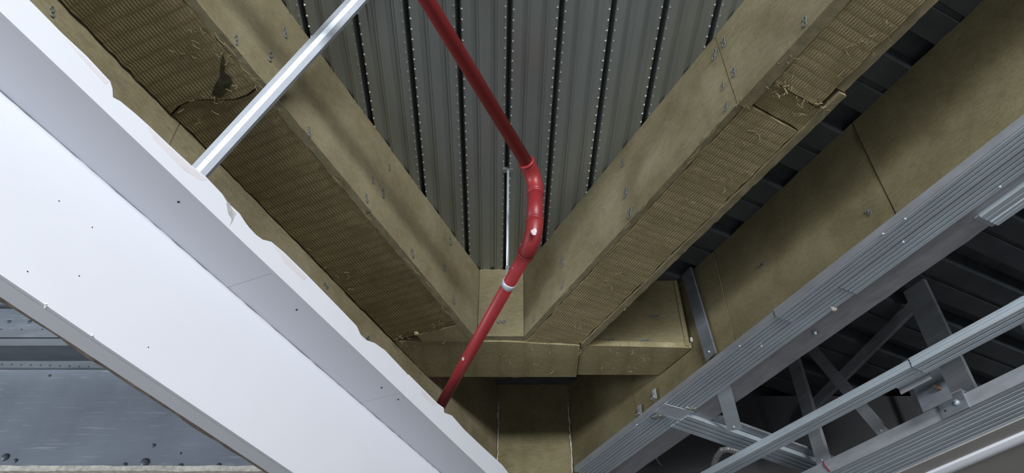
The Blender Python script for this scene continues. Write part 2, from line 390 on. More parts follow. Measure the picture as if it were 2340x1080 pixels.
for q, (u, v) in enumerate(((492, 75), (512, 97), (545, 140), (585, 185), (610, 215), (760, 402), (830, 480), (926, 590), (945, 610), (975, 645), (1010, 700))):
    p = onz('A', u, v, AZ - 0.003); tA.part('fibre_wisp', tube([p, p + Vector((0.025, 0.004 * (-1) ** q, -0.004)), p + Vector((0.055, -0.002, -0.001))], 0.0016, 5), 'fibre')
tA.part('foam_plug', blob(onz('A', 952, 762, AZ - 0.002), 0.011, 3, 2, (1.2, 1, 0.6), 0.7), 'foam', smooth=True)
for k, (u, v) in enumerate(((540, 92), (652, 75), (618, 130), (706, 301), (852, 411), (890, 382), (838, 453), (876, 441), (1030, 550), (943, 578), (1016, 610), (1038, 687))):
    p = ony('A', u, v, AY0 - 0.001); add_pin(tA, p, (0, -1, 0), 0.3 + 0.25 * math.sin(k * 2.3), 0.85 + 0.15 * math.sin(k), A1 if p.x < jA(0, p.z) else A2)

# right beam
tB = Thing('insulated_beam', 'wool clad beam with pale ribbed underside, right of the red pipe', 'beam', 'B', (1.0, -1.5, BZ), 'wool clad beams of the middle bay')
jB = 1.02
B1 = tB.part('side_board', slab(-1.2, jB - 0.002, BY0, BY0 - 0.044, BZ - 0.006, H, 0.03, 0.0008, 0.0016, 1, 5, 6), 'wool')
B2 = tB.part('side_board', slab(jB + 0.001, endB, BY0 - 0.001, BY0 - 0.026, BZ, H, 0.03, 0.0008, 0.0016, 1, 5, 7), 'wool')
tB.part('bottom_board', slab(-1.2, lambda y, z: 0.90 - (y + 1.5) * 0.05, BY0 - 0.047, BY1 + 0.045, BZ - 0.001, BZ + 0.035, 0.03, 0.003, 0.006, 6, 1, 8), 'ribB')
tB.part('bottom_board', slab(lambda y, z: 0.908 - (y + 1.5) * 0.05, lambda y, z: 1.005 - (y + 1.5) * 0.06, BY0 - 0.047, BY1 + 0.026, BZ + 0.008, BZ + 0.04, 0.02, 0.005, 0.006, 6, 1, 9, 20), 'ribB')
tB.part('bottom_board', slab(lambda y, z: 1.012 - (y + 1.5) * 0.06, lambda y, z: endB(y, z) - 0.002, BY0 - 0.029, BY1 + 0.028, BZ - 0.002, BZ + 0.035, 0.03, 0.003, 0.005, 6, 1, 10), 'ribB')
sB = onz('B', 1928, 214, BZ).x
tB.part('side_board', slab(-1.2, sB - 0.004, BY1 + 0.042, BY1 + 0.004, BZ + 0.004, H, 0.02, 0.0008, 0.0022, 1, 4, 11, 20), 'wool_edge_l')
tB.part('side_board', slab(sB, endB, BY1 + 0.024, BY1 - 0.006, BZ - 0.008, H, 0.02, 0.0010, 0.0030, 1, 4, 12, 20), 'wool_edge_l')
for q, (u, v, n, sz, r) in enumerate(((1790, 205, 10, 0.022, 0.0022), (1770, 205, 6, 0.02, 0.002), (1835, 225, 8, 0.025, 0.0018), (1870, 243, 9, 0.02, 0.002), (1880, 255, 8, 0.018, 0.002), (1808, 137, 6, 0.018, 0.0018), (1790, 160, 8, 0.04, 0.0012), (1820, 262, 7, 0.02, 0.0014), (1690, 240, 7, 0.018, 0.0014), (1700, 320, 10, 0.06, 0.001), (1660, 400, 8, 0.06, 0.001), (1560, 480, 8, 0.06, 0.001), (1430, 700, 9, 0.016, 0.0018), (1330, 785, 7, 0.02, 0.0014), (1320, 730, 8, 0.05, 0.001), (1210, 785, 9, 0.025, 0.0012), (1250, 790, 8, 0.03, 0.0012), (2000, 80, 9, 0.06, 0.001), (1950, 130, 9, 0.06, 0.001), (1400, 640, 8, 0.06, 0.001))):
    tB.part('fibre_tuft', tuft(onz('B', u, v, BZ - 0.004), n, sz, r * 0.75, 0.35, 40 + q), 'fibre', kind='stuff')
for q, (u, v) in enumerate(((1660, 262), (1640, 285), (1622, 300), (1600, 335), (1585, 360), (1480, 460), (1440, 510), (1400, 560), (1300, 660), (1850, 275), (1930, 160))):
    p = onz('B', u, v, BZ - 0.004); tB.part('fibre_wisp', tube([p, p + Vector((0.03, 0.004 * (-1) ** q, -0.004)), p + Vector((0.06, -0.002, -0.001))], 0.0017, 5), 'fibre')
for k, (u, v) in enumerate(((1840, 50), (1655, 97), (1633, 125), (1678, 165), (1652, 197), (1660, 243), (1425, 370), (1430, 440), (1440, 487), (1285, 600), (1285, 652), (1220, 727))):
    p = ony('B', u, v, BY0 + 0.001); add_pin(tB, p, (0, 1, 0), -0.35 + 0.25 * math.sin(k * 2.3), 0.9 + 0.15 * math.sin(k), B1 if p.x < jB else B2)

# perimeter beam behind the bulkhead
LY, LZ = 1.672, 1.84
tL = Thing('insulated_edge_beam', 'smooth wool clad edge beam running just above the white bulkhead', 'beam', 'A', (1.0, 1.75, LZ))
cuts = [-1.2, 0.35, 1.02, 2.02, 2.62]
for k, s in enumerate(cuts):
    e = cuts[k + 1] - 0.004 if k + 1 < len(cuts) else (lambda y, z: (3.925 - 0.4054 * y) / 0.9142)
    tL.part('face_board', slab(s, e, LY + 0.002 * (k % 2), LY + 0.035, LZ, H, 0.04, 0.002, 0.003, 1, 6, 20 + k), 'wool')
tL.part('core', slab(-1.2, 3.3, LY + 0.038, LY + 0.20, LZ + 0.01, H, 0.3, 0, 0, 1, 1), 'wool_d')
for k, (u, v) in enumerate(((120, 27), (745, 652), (840, 772))):
    add_pin(tL, ony('A', u, v, LY - 0.001), (0, -1, 0), 0.4 + k, 0.8)

# perimeter beam on the right, over the ceiling rails
DY, DZ = -2.110, 1.832
tD = Thing('insulated_edge_beam', 'deep wool clad edge beam half in shade above the galvanised rails', 'beam', 'B', (1.0, -2.2, DZ))
dj = ony('B', 2005, 405, DY).x; dj2 = ony('B', 1660, 700, DY).x
dc = [-1.2, dj, dj2, dj2 + 0.75]
for k, s in enumerate(dc):
    e = dc[k + 1] - 0.004 if k + 1 < len(dc) else (lambda y, z: (3.93 + 0.4602 * y) / 0.8878)
    tD.part('face_board', slab(s, e, DY - 0.0025 * (k % 2), DY - 0.04, DZ, H - 0.002, 0.04, 0.002, 0.003, 1, 6, 30 + k), 'wool_d')
tD.part('core', slab(-1.2, 3.0, DY - 0.043, DY - 0.13, DZ + 0.07, H, 0.3, 0, 0, 1, 1), 'wool_d')
for k, (u, v) in enumerate(((1985, 484), (1742, 602))): add_pin(tD, ony('B', u, v, DY + 0.001), (0, 1, 0), 0.4 + k, 0.8)
p = ony('B', 1580, 776, DY + 0.004)
tD.part('foam_plug', blob(p, 0.013, 5, 2, (0.8, 0.5, 1.2)), 'caulk', smooth=True)

# haunch box across the corner, joining both beams to the column
tC = Thing('insulated_haunch', 'short wool clad box beam across the corner under both sloping beams', 'beam', 'W', (0.1, 3.02, CZ))
lx = lambda y: (-LY + 0.4054 * y) / 0.9142 + 0.004      # where the left edge beam's face crosses depth y
rx = lambda y: (-DY - 0.4602 * y) / 0.8878 - 0.004
def wedge(x0, x1, x2, x3, y0, y1, z0, z1):               # box whose ends follow the two edge beams
    return prism([(x0, y0), (x1, y0), (x2, y1), (x3, y1)], lambda p, d: (p[0], p[1], z0 + d), z1 - z0)
def front_board(x0, x1, seed, m='wool', z0=CZ + 0.004, y=CY0): tC.part('front_board', slab(x0, x1, y, CY0 + 0.03, z0, H, 0.03, 0.001, 0.003, 1, 4, seed), m)
front_board(lx(CY0) + 0.02, -0.166, 50); front_board(-0.1585, 0.054, 51, 'wool', CZ + 0.004, CM); front_board(0.058, 0.33, 52); front_board(0.334, rx(CY0) - 0.012, 53, 'wool_d')
xm = 0.318
tC.part('bottom_board', prism([(lx(CL), CL), (-0.02, CL + 0.004), (xm - 0.002, 2.922), (xm - 0.002, CY1), (lx(CY1), CY1)], lambda p, d: (p[0], p[1], CZ - 0.004 + d), 0.034), 'ribC')
tC.part('bottom_board', prism([(xm + 0.002, 2.924), (rx(CY0) - 0.004, CY0 + 0.001), (rx(CY1 - 0.012) - 0.004, CY1 - 0.012), (xm + 0.002, CY1 - 0.012)], lambda p, d: (p[0], p[1], CZ + 0.001 + d), 0.029), 'ribC')
tC.part('back_board', slab(lx(CY1) + 0.06, rx(CY1) - 0.05, CY1 - 0.04, CY1 - 0.006, CZ + 0.032, H, 0.08, 0.001, 0.002, 1, 3, 54), 'wool_d')
for q, (u, v, n, sz) in enumerate(((935, 785, 9, 0.04), (1020, 778, 8, 0.03), (1055, 778, 6, 0.02), (1330, 800, 8, 0.02), (1445, 800, 10, 0.02), (1470, 815, 10, 0.02), (1440, 845, 12, 0.02), (1270, 850, 8, 0.03), (1390, 838, 8, 0.03), (1225, 830, 6, 0.02), (1150, 815, 6, 0.03), (1405, 800, 6, 0.03))):
    tC.part('fibre_tuft', tuft(onz('W', u, v, CZ - 0.006), n // 2 + 1, sz, 0.0009, 0.25, 80 + q), 'fibre', kind='stuff')
for k, (u, v) in enumerate(((1147, 735), (1393, 776), (1473, 778), (1495, 722))):
    add_pin(tC, ony('W', u, v, (CM if k == 0 else CY0) - 0.002), (0, -1, 0), 1.57, 0.95)
# edge bead at the haunch's right end
tC.part('corner_angle', box(rx(CY0) - 0.034, rx(CY0) - 0.018, CY0 - 0.006, CY0, CZ + 0.01, H - 0.004), 'wool_edge_l')
for q, (x, r) in enumerate(((-0.075, 0.026), (-0.035, 0.030), (0.012, 0.024))):
    tC.part('torn_flap', blob((x, CY1 + 0.03, CZ + 0.034), r, 4 + q, 2, (1.2, 0.6, 0.8), 0.9), 'torn_brown')

# boxed column at the back of the corner
PY = 3.93
tP = Thing('insulated_column', 'dark wool clad column in the corner behind the haunch, pale sealed edges', 'column', 'W', (0.1, PY + 0.1, LZ))
tP.part('face_board', slab(lx(PY) - 0.004, rx(PY) + 0.004, PY, PY + 0.04, 0.9, H, 0.05, 0.002, 0.003, None, 14, 60), 'wool_d')
for xx, off in ((lx(PY) + 0.002, 0.0), (rx(PY) - 0.004, 0.0)):
    rnd = random.Random(int(xx * 100)); pts = [(xx + rnd.uniform(-0.003, 0.003), PY - 0.004, 1.5 + 0.02 * k) for k in range(40)]
    tP.part('sealant_bead', tube(pts, 0.004, 6, radii=[rnd.uniform(0.0012, 0.0052) for _ in pts]), 'caulk')

# ------------------------------------------------------------------ white stepped bulkhead on the left
BD, BZ2, BYV, BZ1, BYE = 1.420, 1.530, 1.6065, 1.099, 1.678
tW = Thing('stepped_bulkhead', 'large white stepped plasterboard bulkhead with a chipped ragged top edge', 'bulkhead', 'A', (1.0, 1.6, BZ1))
S0, S1 = -1.6, 3.45
edge_px = [(80, 13), (140, 74), (200, 130), (252, 186), (257, 203), (258, 222), (275, 231), (310, 260), (340, 287), (380, 325), (440, 380), (470, 403), (508, 443), (520, 462), (548, 488), (560, 507), (570, 520), (585, 536), (600, 547), (620, 552), (650, 577), (700, 626), (760, 687), (815, 744), (824, 764), (838, 777), (856, 783), (880, 800), (930, 853), (933, 862), (945, 866), (1000, 921), (1014, 931), (1015, 942), (1033, 949), (1060, 980), (1100, 1018), (1148, 1062)]
top = [ony('A', u, v, BD) for u, v in edge_px]
poly = [(S0, BZ2 - 0.012), (S0, 1.60)] + [(p.x, p.z) for p in top] + [(S1, 1.585), (S1, BZ2 - 0.012)]
jx = ony('A', 932, 870, BD).x                               # vertical joint in the upright lip
def split(poly, lo, hi):
    out = []
    for k, p in enumerate(poly):
        if lo <= p[0] <= hi: out.append(p)
    return out
tp = [(S0, 1.60)] + [(p.x, p.z) for p in top] + [(S1, 1.585)]
left = [q for q in tp if q[0] < jx - 0.004]; right = [q for q in tp if q[0] > jx + 0.004]
for pts in (left, right):
    a, b = pts[0][0], pts[-1][0]
    if pts is left: b = jx - 0.0012; pts = pts + [(b, pts[-1][1] - 0.002)]
    else: a = jx + 0.0012; pts = [(a, pts[0][1])] + pts
    LIP = tW.part('lip_board', prism([(a, BZ2 - 0.0125)] + pts + [(b, BZ2 - 0.0125)], lambda p, d: (p[0], BD + d, p[1]), 0.0125), 'plaster')
jx2 = onz('A', 567, 635, BZ2).x; jx3 = onz('A', 870, 902, BZ2).x
for a, b in ((S0, jx2 - 0.0008), (jx2 + 0.0008, jx3 - 0.0008), (jx3 + 0.0008, S1)):
    tW.part('upper_soffit_board', box(a, b, BD + 0.0128, BYV + 0.012, BZ2 - 0.0125 + 0.0, BZ2), 'plaster')
tW.part('front_board', slab(S0, S1, BYV, BYV + 0.0125, BZ1, BZ2 - 0.0142, 0.03, 0.0, 0.0032, 1, 3, 70, axes=(0, 0, 1), only='top'), 'plaster')
tW.part('lower_soffit_board', slab(S0, S1, BYV + 0.0128, BYE, BZ1 - 0.0005, BZ1 + 0.012, 0.04, 0.0, 0.002, 2, 1, 71, axes=(0, 1, 0), only='far'), 'plaster')
tW.part('torn_back_edge', slab(S0, S1, BYE + 0.001, BYE + 0.020, BZ1 + 0.004, BZ1 + 0.016, 0.03, 0.005, 0.003, 1, 1, 72, 9), 'paper', label='brown torn paper edge of the board')
for pp in ([(335, 288), (380, 330), (440, 385), (472, 410), (458, 412), (420, 388), (384, 352), (350, 316)], [(150, 90), (200, 136), (249, 188), (240, 192), (205, 155)], [(625, 560), (660, 592), (702, 634), (694, 640), (650, 600)], [(960, 886), (998, 924), (990, 926), (962, 900)]):
    tW.part('torn_paper', prism([(q.x, q.z) for q in (ony('A', u, v, BD) for u, v in pp)], lambda p, d: (p[0], BD - 0.0006 + d, p[1]), 0.0012), 'pinkpaper', parent=LIP)
# torn scar on the lip, burrs along the lower corner, screws in the soffits
scar = [ony('A', u, v, BD - 0.001) for u, v in ((517, 462), (524, 463), (531, 478), (541, 488), (536, 495), (530, 509), (524, 516), (530, 500), (522, 488))]
bm = bmesh.new(); vs = [bm.verts.new(p) for p in scar]; vb = [bm.verts.new(p + Vector((0, 0.002, 0))) for p in scar]
bm.faces.new(vs); [bm.faces.new((vs[i], vb[i], vb[(i + 1) % 9], vs[(i + 1) % 9])) for i in range(9)]
tW.part('torn_scar', bm, 'dirt', label='grey torn scar on the lip')
for q, (u, v) in enumerate(((104, 697), (214, 767))):
    tW.part('plaster_burr', tuft(onz('A', u, v, BZ1 - 0.002), 3, 0.005, 0.0018, 0.2, 90 + q), 'plaster', kind='stuff')
bm = bmesh.new(); bmesh.ops.create_cone(bm, cap_ends=True, segments=10, radius1=0.0042, radius2=0.0034, depth=0.003)
bmesh.ops.recalc_face_normals(bm, faces=bm.faces); SCREW = bpy.data.meshes.new('board_screw'); bm.to_mesh(SCREW); bm.free(); SCREW.materials.append(M['black'])
def screw(th, p, rot=(0, 0, 0), s=1.0):
    o = bpy.data.objects.new('board_screw', SCREW); COL.objects.link(o); o.parent = th.e
    o.location = Vector(p) - th.org; o.rotation_euler = rot; o.scale = (s, s, s)
for u, v in ((408, 461), (678, 707), (872, 885), (910, 912)): screw(tW, onz('A', u, v, BZ2 - 0.0128), (0, 0, 0), 0.9)
for u, v in ((135, 459), (211, 519), (63, 620), (181, 630), (339, 793), (643, 748)): screw(tW, ony('A', u, v, BYV - 0.0002), (math.pi / 2, 0, 0), 0.5)

# ------------------------------------------------------------------ bright brace from the bulkhead to the deck
p0 = FR['A'] @ ony('A', 451, 392, 1.462); p1 = onz('W', 800, 13, 2.25)
d = (p1 - p0).normalized(); q0 = p0 - d * 0.10; q1 = p0 + d * ((H - 0.004 - p0.z) / d.z)
tS = Thing('ceiling_brace', 'bright zinc steel brace rising from the bulkhead lip to the deck', 'brace', 'W', q0)
side = d.cross(cF).normalized(); up = side.cross(d).normalized()
if up.dot(cF) > 0: up = -up                                # flanged channel, its outer face towards the room
BW = 1.3
prof = [(-0.021, -0.016), (-0.022, 0.004), (-0.010, 0.012), (0.002, 0.0125), (0.003, 0.010), (0.0195, -0.001), (0.021, -0.016), (0.018, -0.016), (0.017, -0.003), (0.002, 0.0075), (-0.009, 0.009), (-0.019, 0.002), (-0.0185, -0.016)]
bm = bmesh.new(); a = [bm.verts.new(q0 + side * x * BW + up * y * BW) for x, y in prof]; b = [bm.verts.new(q1 + side * x * BW + up * y * BW) for x, y in prof]; n = len(prof)
for i in range(n): bm.faces.new((a[i], a[(i + 1) % n], b[(i + 1) % n], b[i]))
bm.faces.new(a[::-1]); bm.faces.new(b)
tS.part('channel', bm, 'galv_bright')
tS.part('end_plate', box(q1.x - 0.03, q1.x + 0.03, q1.y - 0.03, q1.y + 0.03, H - 0.005, H - 0.001), 'galv_bright')

# ------------------------------------------------------------------ red sprinkler pipe and its hanger
ZP, ZT = 1.778, 2.085
E2 = Vector((0.078, 1.950, ZP)); E1 = Vector((0.090, 1.945, ZT))
d3 = (Vector((-0.322, 3.070, ZP)) - E2).normalized(); d1 = (Vector((-0.249, 1.228, ZT)) - E1).normalized()
PR, FRR = 0.0245, 0.0300
tR = Thing('sprinkler_pipe', 'red painted sprinkler pipe with a double bend crossing the middle bay', 'pipe', 'W', E2)
dn = (E2 - E1).normalized()
def bend(a, c, b, n=9):                                    # quadratic fillet from a over corner c to b
    return [a * (1 - t) ** 2 + c * 2 * t * (1 - t) + b * t * t for t in [k / n for k in range(n + 1)]]
lg = 0.085
r1 = tR.part('pipe_run', tube([E1 + d1 * (lg - 0.02), E1 + d1 * 3.2], PR, 24), 'red', smooth=True)
EL1 = tR.part('elbow', tube(bend(E1 + d1 * lg, E1, E1 + dn * lg), FRR, 24), 'red', smooth=True)
tR.part('pipe_nipple', tube([E1 + dn * (lg - 0.02), E2 - dn * (lg - 0.02)], 0.0285, 24), 'red', smooth=True)
EL2 = tR.part('elbow', tube(bend(E2 - dn * lg, E2, E2 + d3 * lg), FRR + 0.001, 24), 'red', smooth=True)
RUN = tR.part('pipe_run', tube([E2 + d3 * (lg - 0.02), E2 + d3 * 1.75], PR, 24), 'red', smooth=True)
for c, ax, el in ((E1 + d1 * lg, d1, EL1), (E1 + dn * lg, dn, EL1), (E2 - dn * lg, dn, EL2), (E2 + d3 * lg, d3, EL2)):
    tR.part('socket_rim', tube([c - ax * 0.006, c - ax * 0.004, c + ax * 0.004, c + ax * 0.006], 0, 24, radii=[FRR - 0.001, FRR + 0.0022, FRR + 0.0022, FRR - 0.001]), 'red', parent=el, smooth=True)
def chip(u, v, base, axis, rad, sx, sy, seed, host):
    """An irregular flake lying on the pipe where the line of sight meets it."""
    r = ray(u, v).normalized(); w = base; ax = axis.normalized()
    rp = r - ax * r.dot(ax); wp = w - ax * w.dot(ax)
    aa = rp.dot(rp); bb = -2 * rp.dot(wp); cc = wp.dot(wp) - rad * rad; disc = bb * bb - 4 * aa * cc
    t = (-bb - math.sqrt(max(disc, 0))) / (2 * aa); P = r * t
    nrm = (P - w); nrm = (nrm - ax * nrm.dot(ax)).normalized(); tx = ax; ty = nrm.cross(tx)
    rnd = random.Random(seed); bm = bmesh.new(); ring = []; ring2 = []; ctr = bm.verts.new(P + nrm * 0.0006)
    for k in range(10):
        a = 2 * math.pi * k / 10; rr = rnd.uniform(0.7, 1.25)
        x, y = math.cos(a) * sx * rr, math.sin(a) * sy * rr
        q = P + tx * x + ty * y; q += nrm * (math.sqrt(max(rad * rad - y * y, 0)) - rad)
        ring.append(bm.verts.new(q + nrm * 0.0005)); ring2.append(bm.verts.new(q - nrm * 0.001))
    for k in range(10):
        m2 = (k + 1) % 10; bm.faces.new((ctr, ring[k], ring[m2])); bm.faces.new((ring[k], ring2[k], ring2[m2], ring[m2]))
    tR.part('paint_chip', bm, 'chip', parent=host, label='pale chip in the red paint')
chip(1220, 529, E2 - dn * 0.035, dn, FRR + 0.001, 0.019, 0.0105, 3, EL2)
chip(1058, 819, E2, d3, PR, 0.011, 0.006, 5, RUN)
chip(1171, 612, E2, d3, PR, 0.004, 0.002, 6, RUN)
chip(1190, 558, E2, d3, FRR, 0.008, 0.0015, 7, EL2)

k = (2.20 - E2.y) / d3.y; cl = E2 + d3 * k
tH = Thing('pipe_hanger', 'thin threaded rod hanger with a silver ring clamp on the red pipe', 'hanger', 'W', cl)
RX = cl + Vector((-0.006, -0.004, 0)); ring_r = PR + 0.003
bm = tube([cl - d3 * 0.013, cl - d3 * 0.012, cl + d3 * 0.012, cl + d3 * 0.013], 0, 24, radii=[PR, ring_r, ring_r, PR], cap=False)
tH.part('ring_clamp', bm, 'galv_bright', smooth=True)
lug = RX + Vector((0, 0, ring_r + 0.022))
tH.part('clamp_lug', box(RX.x - 0.004, RX.x + 0.003, RX.y - 0.012, RX.y + 0.012, RX.z + ring_r - 0.008, RX.z + ring_r + 0.045), 'galv_dull')
tH.part('rod_nut', tube([RX + Vector((0, 0, ring_r + 0.040)), RX + Vector((0, 0, ring_r + 0.052))], 0.0085, 6), 'galv_dull')
tH.part('threaded_rod', tube([RX + Vector((0, 0, ring_r + 0.010)), RX + Vector((0, 0, H - RX.z + 0.03))], 0.0055, 10), 'galv', smooth=True)
tH.part('deck_wedge', box(RX.x - 0.022, RX.x + 0.022, RX.y - 0.010, RX.y + 0.010, H - 0.004, H + 0.012), 'deck')

# ------------------------------------------------------------------ riveted steel panel at the lower left
tG = Thing('steel_cladding', 'scratched slate grey steel cladding with folded flanges below the bulkhead', 'cladding', 'W', (-2.0, 2.6, 1.2))
gx0, gx1 = -3.6, -0.90
def gp(name, z0, z1, y0, y1, m): return tG.part(name, box(gx0, gx1, y0, y1, z0, z1), m)
SHEET = gp('sheet', 1.235, 1.657, 2.6, 2.62, 'sheet')
tG.part('bottom_lip', slab(gx0, gx1, 2.592, 2.62, 1.222, 1.243, 0.05, 0.001, 0.004, 1, 1, 3), 'caulk')
gp('perforated_lip', 1.659, 1.690, 2.588, 2.71, 'steel_grey')
gp('shadow_gap', 1.656, 1.659, 2.605, 2.62, 'black')  # black strip painting the shadow between sheet and lip
gp('recess_web', 1.675, 1.756, 2.70, 2.71, 'steel_grey')  # shade of the recess put into a darker steel
gp('flange', 1.756, 1.790, 2.575, 2.71, 'steel_grey'); gp('flange', 1.801, 1.838, 2.58, 2.71, 'steel_grey'); gp('flange_gap_shade', 1.79, 1.801, 2.615, 2.67, 'black')  # black filler paints the shade in the gap between the flanges
gp('dimpled_band', 1.838, 1.972, 2.612, 2.64, 'sheet'); gp('dark_rebate', 1.972, 1.985, 2.63, 2.64, 'black'); gp('top_flange', 1.985, 2.16, 2.60, 2.64, 'steel_grey')
bm = bmesh.new(); bmesh.ops.create_icosphere(bm, subdivisions=2, radius=0.0105)
for v in bm.verts: v.co.y *= 0.4
RIV = bpy.data.meshes.new('rivet'); bm.to_mesh(RIV); bm.free(); RIV.materials.append(M['rivet'])
for p in RIV.polygons: p.use_smooth = True
def rivet(u, v, y, s):
    o = bpy.data.objects.new('rivet', RIV); COL.objects.link(o); o.parent = SHEET
    o.location = ony('W', u, v, y) - tG.org; o.scale = (s, s, s)
for u, v, s in ((12, 1044, 1.5), (35, 1052, 0.9), (113, 858, 0.7), (285, 1061, 0.9), (331, 1056, 1.7), (413, 1063, 0.9), (351, 1017, 0.8), (413, 1035, 0.5), (500, 1062, 0.9)): rivet(u, v, 2.6, s)
for k in range(12): rivet(-40 + 22 * k, 831 + 0.6 * k, 2.588, 0.45)
for k in range(6):
    u = 20 + 47 * k; rivet(u, 735, 2.612, 0.9); rivet(u - 18, 753, 2.612, 0.5)

# ------------------------------------------------------------------ galvanised ceiling framing on the right
def ribbed(y0, y1, z0, z1, n, depth=0.015, slot=None):
    """Channel profile: closed outline whose underside carries n rolled grooves."""
    yl, yr = (y0, y1); w = (yr - yl) / n; pts = [(yl, z1), (yl, z0)]
    for k in range(n):
        a = yl + w * k
        if k: pts += [(a - w * 0.19, z0), (a - w * 0.12, z0 + depth), (a + w * 0.12, z0 + depth), (a + w * 0.19, z0)]
        if n < 4: pts += [(a + w * 0.44, z0), (a + w * 0.47, z0 + 0.004), (a + w * 0.53, z0 + 0.004), (a + w * 0.56, z0)]
    return pts + [(yr, z0), (yr, z1)]
def side_ribbed(y0, y1, z0, z1, n, m):
    """As ribbed, with grooves in the near side face as well."""
    pts = ribbed(y0, y1, z0, z1, n); h = (z1 - z0) / m; sgn = 1 if y1 > y0 else -1; near = []
    for k in range(m, 0, -1):
        zt = z0 + h * k
        near += [(y0, zt - h * 0.1), (y0, zt - h * 0.55), (y0 + sgn * 0.005, zt - h * 0.7), (y0 + sgn * 0.005, zt - h * 0.95)]
    return [(y0, z1)] + near[:-2] + pts[1:]
RZ = 1.80
s_a = onz('B', 1745, 715, RZ).x; s_b = onz('B', 1925, 662, RZ).x; s_c = onz('B', 1555, 945, RZ).x
tR1 = Thing('double_stud_rail', 'pair of ribbed galvanised studs along the foot of the shaded edge beam', 'rail', 'B', (1.0, -2.15, RZ))
tR1.part('near_flange', extrude([(-2.058, RZ + 0.002), (-2.058, RZ + 0.036), (-2.062, RZ + 0.036), (-2.062, RZ + 0.002)], -1.2, s_a - 0.003), 'galv_dull')  # stud's near face as a duller strip, its shade painted in
tR1.part('near_flange', extrude([(-2.062, RZ + 0.006), (-2.062, RZ + 0.034), (-2.066, RZ + 0.034), (-2.066, RZ + 0.006)], s_a + 0.002, 3.25), 'galv_dull')  # same shaded near face past the joint, also by duller colour
tR1.part('near_stud', extrude(ribbed(-2.063, -2.141, RZ, RZ + 0.030, 4), -1.2, s_a - 0.003), 'galv')
tR1.part('near_stud', extrude(ribbed(-2.067, -2.141, RZ + 0.004, RZ + 0.030, 4), s_a + 0.002, 3.25), 'galv')
tR1.part('far_stud', extrude(ribbed(-2.149, -2.237, RZ + 0.002, RZ + 0.03, 4), -1.2, s_b - 0.003), 'galv')
tR1.part('far_stud', extrude(ribbed(-2.149, -2.233, RZ + 0.004, RZ + 0.03, 4), s_b + 0.002, 3.25), 'galv')
tR1.part('joint_sleeve', slab(s_c - 0.045, s_c + 0.05, -2.064, -2.236, RZ - 0.0022, RZ + 0.002, 0.015, 0.0006, 0.003, 4, 1, 5), 'galv')
tR1.part('glue_smear', blob((s_c - 0.055, -2.205, RZ - 0.001), 0.03, 2, 2, (0.7, 1.2, 0.035), 0.9), 'smear', smooth=True)
tR1.part('glue_smear', blob((s_c + 0.07, -2.10, RZ - 0.001), 0.026, 6, 2, (1.2, 0.8, 0.035), 0.9), 'smear', smooth=True)
for u, v in ((2018, 534), (2068, 500), (2064, 553), (2285, 427), (1740, 790), (1690, 790), (1455, 970)):
    p = onz('B', u, v, RZ - 0.001); tR1.part('stud_screw', blob(p, 0.0055, 1, 1, (1, 1, 0.6), 0.1), 'galv_bright', smooth=True)

tPl = Thing('steel_flat', 'wide smooth dull steel flat with one bolt beside the double stud rail', 'plate', 'B', (1.0, -2.3, RZ + 0.012))
tPl.part('plate', slab(-1.2, 3.25, -2.240, -2.376, RZ + 0.016, RZ + 0.022, 0.06, 0.0015, 0.002, 3, 1, 8, 9), 'film')
tPl.part('downturn', slab(-1.2, 3.25, -2.370, -2.376, RZ + 0.022, RZ + 0.066, 0.06, 0.001, 0.002, 1, 1, 9, 9), 'galv_dull')
p = onz('B', 1862, 757, RZ + 0.016); tPl.part('bolt_head', tube([p, p + Vector((0, 0, -0.006))], 0.015, 14), 'pin'); tPl.part('bolt_shank', tube([p, p + Vector((0, 0, -0.014))], 0.006, 10), 'galv')
p = onz('B', 1903, 703, RZ + 0.010); tPl.part('foam_blob', blob(p, 0.016, 9, 2, (0.8, 1.3, 0.7), 0.8), 'caulk', smooth=True)

tO = Thing('stud_offcut', 'short galvanised stud end overlapping the smooth flat, upper right', 'stud', 'B', (0.3, -2.33, RZ))
so = onz('B', 2245, 497, RZ + 0.0).x
tO.part('channel', extrude(ribbed(-2.285, -2.375, RZ - 0.004, RZ + 0.018, 2, 0.004), -0.9, so), 'galv')
tO.part('end_lip', slab(so, so + 0.02, -2.285, -2.375, RZ + 0.006, RZ + 0.018, 0.01, 0, 0.002, 2, 1), 'galv_dull')

# two lower rails set a few degrees off, with a cross rail over them
r2 = [onz('R', *p, 1.70) for p in ((2040, 855), (1668, 1066), (2340, 690))]; y2 = sum(p.y for p in r2[:2]) / 2
r2b = [onz('R', *p, 1.70) for p in ((2340, 731), (2040, 894), (1750, 1047))]; y2b = sum(p.y for p in r2b) / 3
s2 = onz('R', 2095, 845, 1.70).x
tR2 = Thing('ribbed_rail', 'slim ribbed galvanised rail with a butt joint just above the bracket', 'rail', 'R', (1.5, y2, 1.70), 'lower ceiling rails')
tR2.part('stud', extrude(side_ribbed(y2, y2b, 1.70, 1.742, 3, 3), -1.0, s2 - 0.004), 'galv')
tR2.part('stud', extrude(side_ribbed(y2 - 0.004, y2b + 0.004, 1.704, 1.74, 3, 3), s2 + 0.003, 2.95), 'galv')
r3m = [onz('R', *p, 1.62) for p in ((2340, 874), (1940, 1058))]; y3 = sum(p.y for p in r3m) / 2
r3b = [onz('R', *p, 1.62) for p in ((2340, 958), (2073, 1066))]; y3b = sum(p.y for p in r3b) / 2
z3t = 1.62 * abs(y3) / abs(sum(onz('R', *p, 1.62).y for p in ((2340, 834), (1940, 1026))) / 2)
tR3 = Thing('ribbed_rail', 'wide many-ribbed galvanised rail along the pale board, lower right corner', 'rail', 'R', (1.5, y3, 1.62), 'lower ceiling rails')
